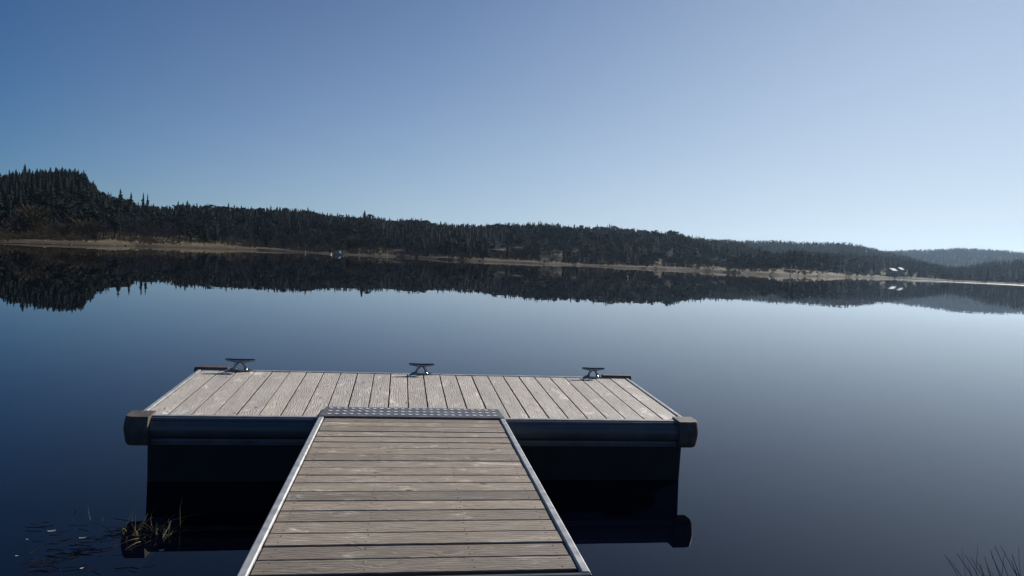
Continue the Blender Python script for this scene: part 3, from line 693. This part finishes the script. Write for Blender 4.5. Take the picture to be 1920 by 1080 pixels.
# cleats
def cleat(x, y, s, z=.008):
    root = empty('mooring_cleat', (x, y, z), (0, 0, 0), pon); root.scale = (s, s, s)
    a = MB(); n = 18
    V = [(cos(2 * pi * k / n) * .085 * (1 + .25 * abs(cos(2 * pi * k / n))), sin(2 * pi * k / n) * .026, zz) for zz in (0, .009) for k in range(n)]
    a.add(V, [(k, (k + 1) % n, n + (k + 1) % n, n + k) for k in range(n)] + [tuple(range(n)), tuple(n + k for k in range(n))])
    for sx in (-1, 1): a.tube([(sx * .078, 0, .008), (sx * .078, 0, .014), (sx * .078, 0, .0175)], [.011, .010, .004], 10)
    a.build('base_plate', M_chrome, root, True)
    for sx in (-1, 1):
        a = MB(); pts = []; rad = []
        for k in range(9):
            t = k / 8; pts.append((sx * (.052 - .03 * t ** .8 + .006 * sin(t * pi)), 0, .006 + .073 * t)); rad.append(.0185 - .005 * sin(t * pi))
        a.tube(pts, rad, 10); a.build('leg', M_chrome, root, True)
    a = MB(); pts = []; rad = []
    for k in range(17):
        t = k / 8 - 1; pts.append((t * .128, 0, .086 + .010 * abs(t) ** 1.3)); rad.append(.0185 - .007 * abs(t) if abs(t) < .99 else .006)
    a.tube(pts, rad, 10); a.build('horn', M_chrome, root, True)
    return root
cleat(-1.475, DEP - .035, 1.04)['label'] = 'largest cleat, by the left corner block'
cleat(.20, DEP - .02, .96)['label'] = 'cleat at the middle of the back edge'
cleat(1.92, DEP - .015, .92)['label'] = 'cleat by the right corner block'

# ------------------------------------------------------------------ gangway
gw = empty('gangway', dock(0, Y0, Z0 + .004)); gw.rotation_euler = (Matrix.Rotation(G_AZ, 4, 'Z') @ Matrix.Rotation(R(.64), 4, 'X')).to_euler()
tag(gw, 'narrow plank gangway with grey metal side rails leading out to the pontoon', 'gangway')
GL, GR, GEND = -.594, .793, -2.572
a = MB(); rb = random.Random(9); pit = .1337; yk = 0
a.box(GL + .05, GR - .05, -.122, -.008, -.03, -.001, .31)
k = 0
y1 = -.128
while y1 - pit > GEND:
    y0 = y1 - pit + .0068; dz = rb.uniform(-.0018, .0018); t = rb.random(); b_ = .004; tilt = rb.uniform(-.001, .001)
    pr = [(y0, -.032), (y1, -.032), (y1, dz - b_ + tilt), (y1 - b_, dz + tilt), (y0 + b_, dz - tilt), (y0, dz - b_ - tilt)]
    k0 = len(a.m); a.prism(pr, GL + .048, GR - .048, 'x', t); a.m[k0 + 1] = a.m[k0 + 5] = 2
    ym = (y0 + y1) / 2
    screw_rows(a, [(xx + rb.uniform(-.006, .006), ym + s * pit * .27 + rb.uniform(-.004, .004)) for s in (-1, 1) for xx in (GL + .10, (GL + GR) / 2 - .22, (GL + GR) / 2 + .22, GR - .10)], dz)
    y1 -= pit; k += 1
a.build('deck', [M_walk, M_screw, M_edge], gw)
for s, xo in ((1, GL), (-1, GR)):
    a = MB(); P = [(xo, -.16), (xo + s * .012, -.16), (xo + s * .012, -.05), (xo + s * .040, -.05), (xo + s * .040, .004), (xo + s * .034, .010), (xo + s * .006, .010), (xo, .004)]
    a.prism(P, GEND, -.02, 'y'); a.build('side_rail', M_alu, gw, bevel=.002)
a = MB()
for y_ in (-.4, -1.2, -2.0, -2.5): a.box(GL + .013, GR - .013, y_ - .025, y_ + .025, -.1, -.034)
a.build('crossbar', M_float, gw)
a = MB(); a.box(GL + .001, GR - .001, GEND - .02, GEND - .001, -.16, .006); a.build('end_plate', M_fender, gw, bevel=.002)
# tread plate flap
a = MB(); y0, y1 = -.012, .245; z0, z1 = .014, .022
def pz(y): return z0 + (z1 - z0) * (y - y0) / (y1 - y0)
a.add([(GL, y0, z0 - .01), (GR, y0, z0 - .01), (GR - .02, y1, .012), (GL + .025, y1, .012), (GL, y0, z0), (GR, y0, z0), (GR - .02, y1, z1), (GL + .025, y1, z1)],
      [(0, 3, 2, 1), (4, 5, 6, 7), (0, 1, 5, 4), (1, 2, 6, 5), (2, 3, 7, 6), (3, 0, 4, 7)])
nx, ny = 24, 3
for j in range(ny):
    for i in range(nx):
        cx = GL + .045 + (GR - GL - .085) * (i + .5) / nx; cy = y0 + .012 + (y1 - y0 - .02) * (j + .5) / ny
        th = R(-33); ca_, sa_ = cos(th), sin(th); lx, ly, hz = .027, .017, .0035; z = pz(cy)
        P = [(-lx, 0, 0), (0, -ly, 0), (lx, 0, 0), (0, ly, 0), (-lx * .8, 0, hz), (0, -ly * .75, hz), (lx * .8, 0, hz), (0, ly * .75, hz)]
        a.add([(cx + p_[0] * ca_ - p_[1] * sa_, cy + p_[0] * sa_ + p_[1] * ca_, z + p_[2]) for p_ in P], [(0, 1, 5, 4), (1, 2, 6, 5), (2, 3, 7, 6), (3, 0, 4, 7), (4, 5, 6, 7)], 0.0, 1)
a.build('tread_plate', [M_tread, M_lug], gw)

# landing that carries the shore end of the gangway
ld = empty('landing_stage', dock(0, Y0 + GEND - .03, Z0 - .035), dockrot); tag(ld, 'pale plank landing at the near end of the gangway', 'landing')
a = MB(); nb2 = 9
for i in range(nb2):
    x0 = GL + (GR - GL) * i / nb2 + .006; x1 = GL + (GR - GL) * (i + 1) / nb2 - .006
    a.prism([(x0, -.04), (x1, -.04), (x1, -.004), (x1 - .004, 0), (x0 + .004, 0), (x0, -.004)], -5.5, -.03, 'y', rb.random())
a.build('deck', M_deck, ld)
a = MB()
for x_ in (GL + .1, GR - .1): a.box(x_ - .05, x_ + .05, -5.5, -.1, -.2, -.042)
a.build('joist', M_float, ld)
for x_ in (GL + .1, GR - .1):
    for y_ in (-.5, -3.0):
        a = MB(); a.tube([(x_, y_, -1.6), (x_, y_, -.203)], .06, 10); a.build('leg', M_wall, ld)

# near bank behind the camera
a = MB(); nx_, ny_ = 60, 24; V = []
for j in range(ny_ + 1):
    for i in range(nx_ + 1):
        x_ = -90 + 180 * i / nx_; t_ = j / ny_; y_ = 1.2 - 70 * t_ ** 1.6 + .35 * sin(x_ * .7) - abs(x_) * .02
        V.append((x_, y_, -.5 + min(1.3, (t_ ** .8) * 6) + .06 * sin(x_ * 2.1 + j) * cos(j * 1.7)))
a.add(V, [(j * (nx_ + 1) + i, j * (nx_ + 1) + i + 1, (j + 1) * (nx_ + 1) + i + 1, (j + 1) * (nx_ + 1) + i) for j in range(ny_) for i in range(nx_)])
M_bank = noisy('bank_grass', [(.3, (.06, .05, .03)), (.6, (.16, .14, .07)), (.75, (.26, .22, .13))], 1.2, .9)
nb_ = a.build('shore_bank', M_bank, None, True); tag(nb_, kind='structure')
nb_.rotation_euler = dockrot

# ------------------------------------------------------------------ reeds and drift
M_reed = noisy('dry_reed', [(.3, (.05, .048, .02)), (.7, (.19, .17, .08))], 5, .7)
M_reeddk = noisy('dark_grass', [(.3, (.012, .014, .012)), (.7, (.04, .045, .03))], 5, .8)
def blade(a, p, d, ln, w0, bend, kink=None):
    p = Vector(p); d = Vector(d).normalized(); pts = []; rad = []
    for k in range(8):
        t = k / 7; q = p + d * ln * t + Vector(bend) * t * t * ln
        if kink and t > kink[0]: q += Vector(kink[1]) * (t - kink[0]) * ln
        pts.append(q); rad.append(w0 * (1 - t * .8))
    a.tube(pts, rad, 4, sq=.5)
def wpt(u, v):   # water surface point under photo pixel
    x, y = u - 960, 540 - v; x2 = x * c_ - y * s_; y2 = x * s_ + y * c_
    d = Vector((x2, F * cp + y2 * sp, -F * sp + y2 * cp)); t = -CAMZ / d.z; return Vector((d.x * t, d.y * t, 0))
rr = random.Random(21)
root_ = wpt(278, 1000); rc = empty('reed_clump', root_); tag(rc, 'tangled clump of dead reeds standing in the dark water left of the gangway', 'reeds')
a = MB()
for i in range(150):
    th = rr.uniform(0, 6.28); r_ = rr.random() ** .6 * .17; el = rr.choice([rr.uniform(.1, .5), rr.uniform(.3, 1.4)])
    th2 = rr.uniform(0, 6.28)
    blade(a, (cos(th) * r_ * 1.2, sin(th) * r_ * .5, -.02), (cos(th2) * cos(el), sin(th2) * cos(el) * .7, sin(el)), rr.uniform(.05, .21), rr.uniform(.0012, .0032), (rr.uniform(-.5, .5), rr.uniform(-.3, .3), rr.uniform(-.8, -.1)), (rr.uniform(.4, .8), (rr.uniform(-1, 1), rr.uniform(-.5, .5), rr.uniform(-1, .2))) if rr.random() < .4 else None)
a.build('dead_blades', M_reed, rc)
a = MB()
for i in range(28):
    th = rr.uniform(0, 6.28); r_ = rr.random() ** .5 * .16; th2 = rr.uniform(0, 6.28); el = rr.uniform(.05, .7)
    blade(a, (cos(th) * r_ * 1.1, sin(th) * r_ * .5, -.01), (cos(th2) * cos(el), sin(th2) * cos(el), sin(el)), rr.uniform(.05, .12), rr.uniform(.002, .004), (0, 0, -.5))
a.build('matted_base', mat('rotten_reed', (.035, .026, .015), .9), rc)
for (u_, v_, h_, lx_, lab) in [(171, 972, .13, -.25, 'single pale reed stem at the outer left of the reed clump'), (145, 956, .06, -.5, 'short bent reed stem farthest left of the reed clump'), (193, 974, .07, -.05, 'short dark reed stem between the long stem and the clump'),
                               (339, 990, .25, -.06, 'tall thin reed stem at the right end of the reed clump'), (248, 975, .09, -.03, 'short upright reed stem just left of the clump')]:
    p = wpt(u_, v_ + 3); e_ = MB(); blade(e_, (0, 0, -.02), (lx_, 0, 1), h_, .0028, (0, 0, 0), (.6, (.2, 0, -.3))); o = e_.build('lone_reed', M_reed); o.location = p; tag(o, lab, 'reed', 'single reed stems left of the gangway')
# drifting straws, one mat nobody could count
a = MB()
for i in range(110):
    if rr.random() < .55: u_, v_ = rr.uniform(60, 330), rr.uniform(972, 1078)
    else: t_ = rr.random(); u_, v_ = 60 + 190 * t_ + rr.gauss(0, 10), 1065 - 72 * t_ + rr.gauss(0, 6)
    p = wpt(u_, v_); th = rr.gauss(.35, .45); ln = rr.uniform(.03, .15)
    d = Vector((cos(th), sin(th), 0)); c = [p - d * ln / 2, p + Vector((-d.y, d.x, 0)) * rr.uniform(-.015, .015), p + d * ln / 2]
    a.tube([(q_.x, q_.y, .0005) for q_ in c], rr.uniform(.0007, .0022), 4)
tag(a.build('drifting_straws', noisy('wet_straw', [(.3, (.008, .007, .006)), (.7, (.028, .022, .018))], 8, .9, spec=.1)), 'dark waterlogged straws drifting round the reed clump', 'straws', kind='stuff')
for (u_, v_, s, rz, lab) in [(97, 996, .042, .5, 'largest white flake floating at the far left'), (51, 1012, .014, .2, 'tiny white flake floating nearest the left edge'), (155, 1009, .035, .35, 'pale curled leaf floating left of the reed clump'),
                             (303, 1032, .03, .4, 'pale leaf floating below the reed clump'), (153, 1066, .02, .9, 'small pale leaf floating near the bottom edge'), (32, 1043, .018, 0, 'thin pale leaf floating at the lower left edge')]:
    p = wpt(u_, v_); e_ = MB(); n = 8
    V = [(cos(2 * pi * k / n) * s * .5, sin(2 * pi * k / n) * s * .22, .003 + .1 * s * cos(4 * pi * k / n)) for k in range(n)] + [(cos(2 * pi * k / n) * s * .5, sin(2 * pi * k / n) * s * .22, .0015 + .1 * s * cos(4 * pi * k / n)) for k in range(n)]
    e_.add(V, [tuple(range(n)), tuple(range(2 * n - 1, n - 1, -1))] + [(k, n + k, n + (k + 1) % n, (k + 1) % n) for k in range(n)])
    o = e_.build('floating_leaf', noisy('pale_leaf', [(.3, (.4, .38, .34)), (.7, (.65, .63, .6))], 30, .6)); o.location = p; o.rotation_euler = (0, 0, rz); tag(o, lab, 'leaf', 'pale bits floating on the water')
# grass at lower right, rooted just outside the frame
base = Vector((2.15, 2.75, -.03)); gc = empty('grass_tuft', base); tag(gc, 'tuft of dark thin grass stems poking up at the lower right corner', 'grass')
BL = [(1770, 1040), (1777, 1046), (1795, 1037), (1803, 1028), (1806, 1040), (1833, 1022), (1831, 1052), (1849, 1062), (1857, 1032), (1866, 1023), (1875, 1022), (1884, 1033), (1909, 1025), (1860, 1042), (1846, 1045), (1820, 1045), (1895, 1050), (1900, 1040), (1815, 1060), (1838, 1058)]
a = MB()
def ray(u, v):
    x, y = u - 960, 540 - v; x2 = x * c_ - y * s_; y2 = x * s_ + y * c_
    return Vector((x2, F * cp + y2 * sp, -F * sp + y2 * cp)) / F
for (u_, v_) in BL:
    dd = rr.uniform(2.75, 3.15); tip = Vector((0, 0, CAMZ)) + ray(u_, v_) * dd
    ft = Vector((tip.x + rr.uniform(.12, .34), tip.y - rr.uniform(-.1, .1), -.03)); d = tip - ft
    bnd = Vector((rr.uniform(-.06, .06), 0, .0)); pts = []
    for k in range(8):
        t = k / 7; pts.append(ft + d * t + bnd * sin(t * pi) + Vector((rr.gauss(0, .003), 0, 0)))
    a.tube([q_ - base for q_ in pts], [.0038 * (1 - .75 * k / 7) for k in range(8)], 4, sq=.5)
    if rr.random() < .3:
        m_ = pts[5]; a.tube([m_ - base, m_ + Vector((rr.uniform(-.05, -.02), 0, .07)) - base], [.0015, .0006], 4)
a.build('stems', M_reeddk, gc)

# ------------------------------------------------------------------ haze: air in one closed box
hm = bpy.data.materials.new('haze_air'); hm.use_nodes = True; hn = hm.node_tree
for n_ in list(hn.nodes):
    if n_.type == 'BSDF_PRINCIPLED': hn.nodes.remove(n_)
pv = hn.nodes.new('ShaderNodeVolumePrincipled'); pv.inputs['Color'].default_value = (.5, .72, 1.0, 1); pv.inputs['Density'].default_value = .000075; pv.inputs['Anisotropy'].default_value = .6
hn.links.new(pv.outputs[0], [n_ for n_ in hn.nodes if n_.type == 'OUTPUT_MATERIAL'][0].inputs['Volume'])
a = MB(); a.box(-2600, 2600, -120, 2650, -5, 135); hz = a.build('haze', hm); tag(hz, kind='stuff')
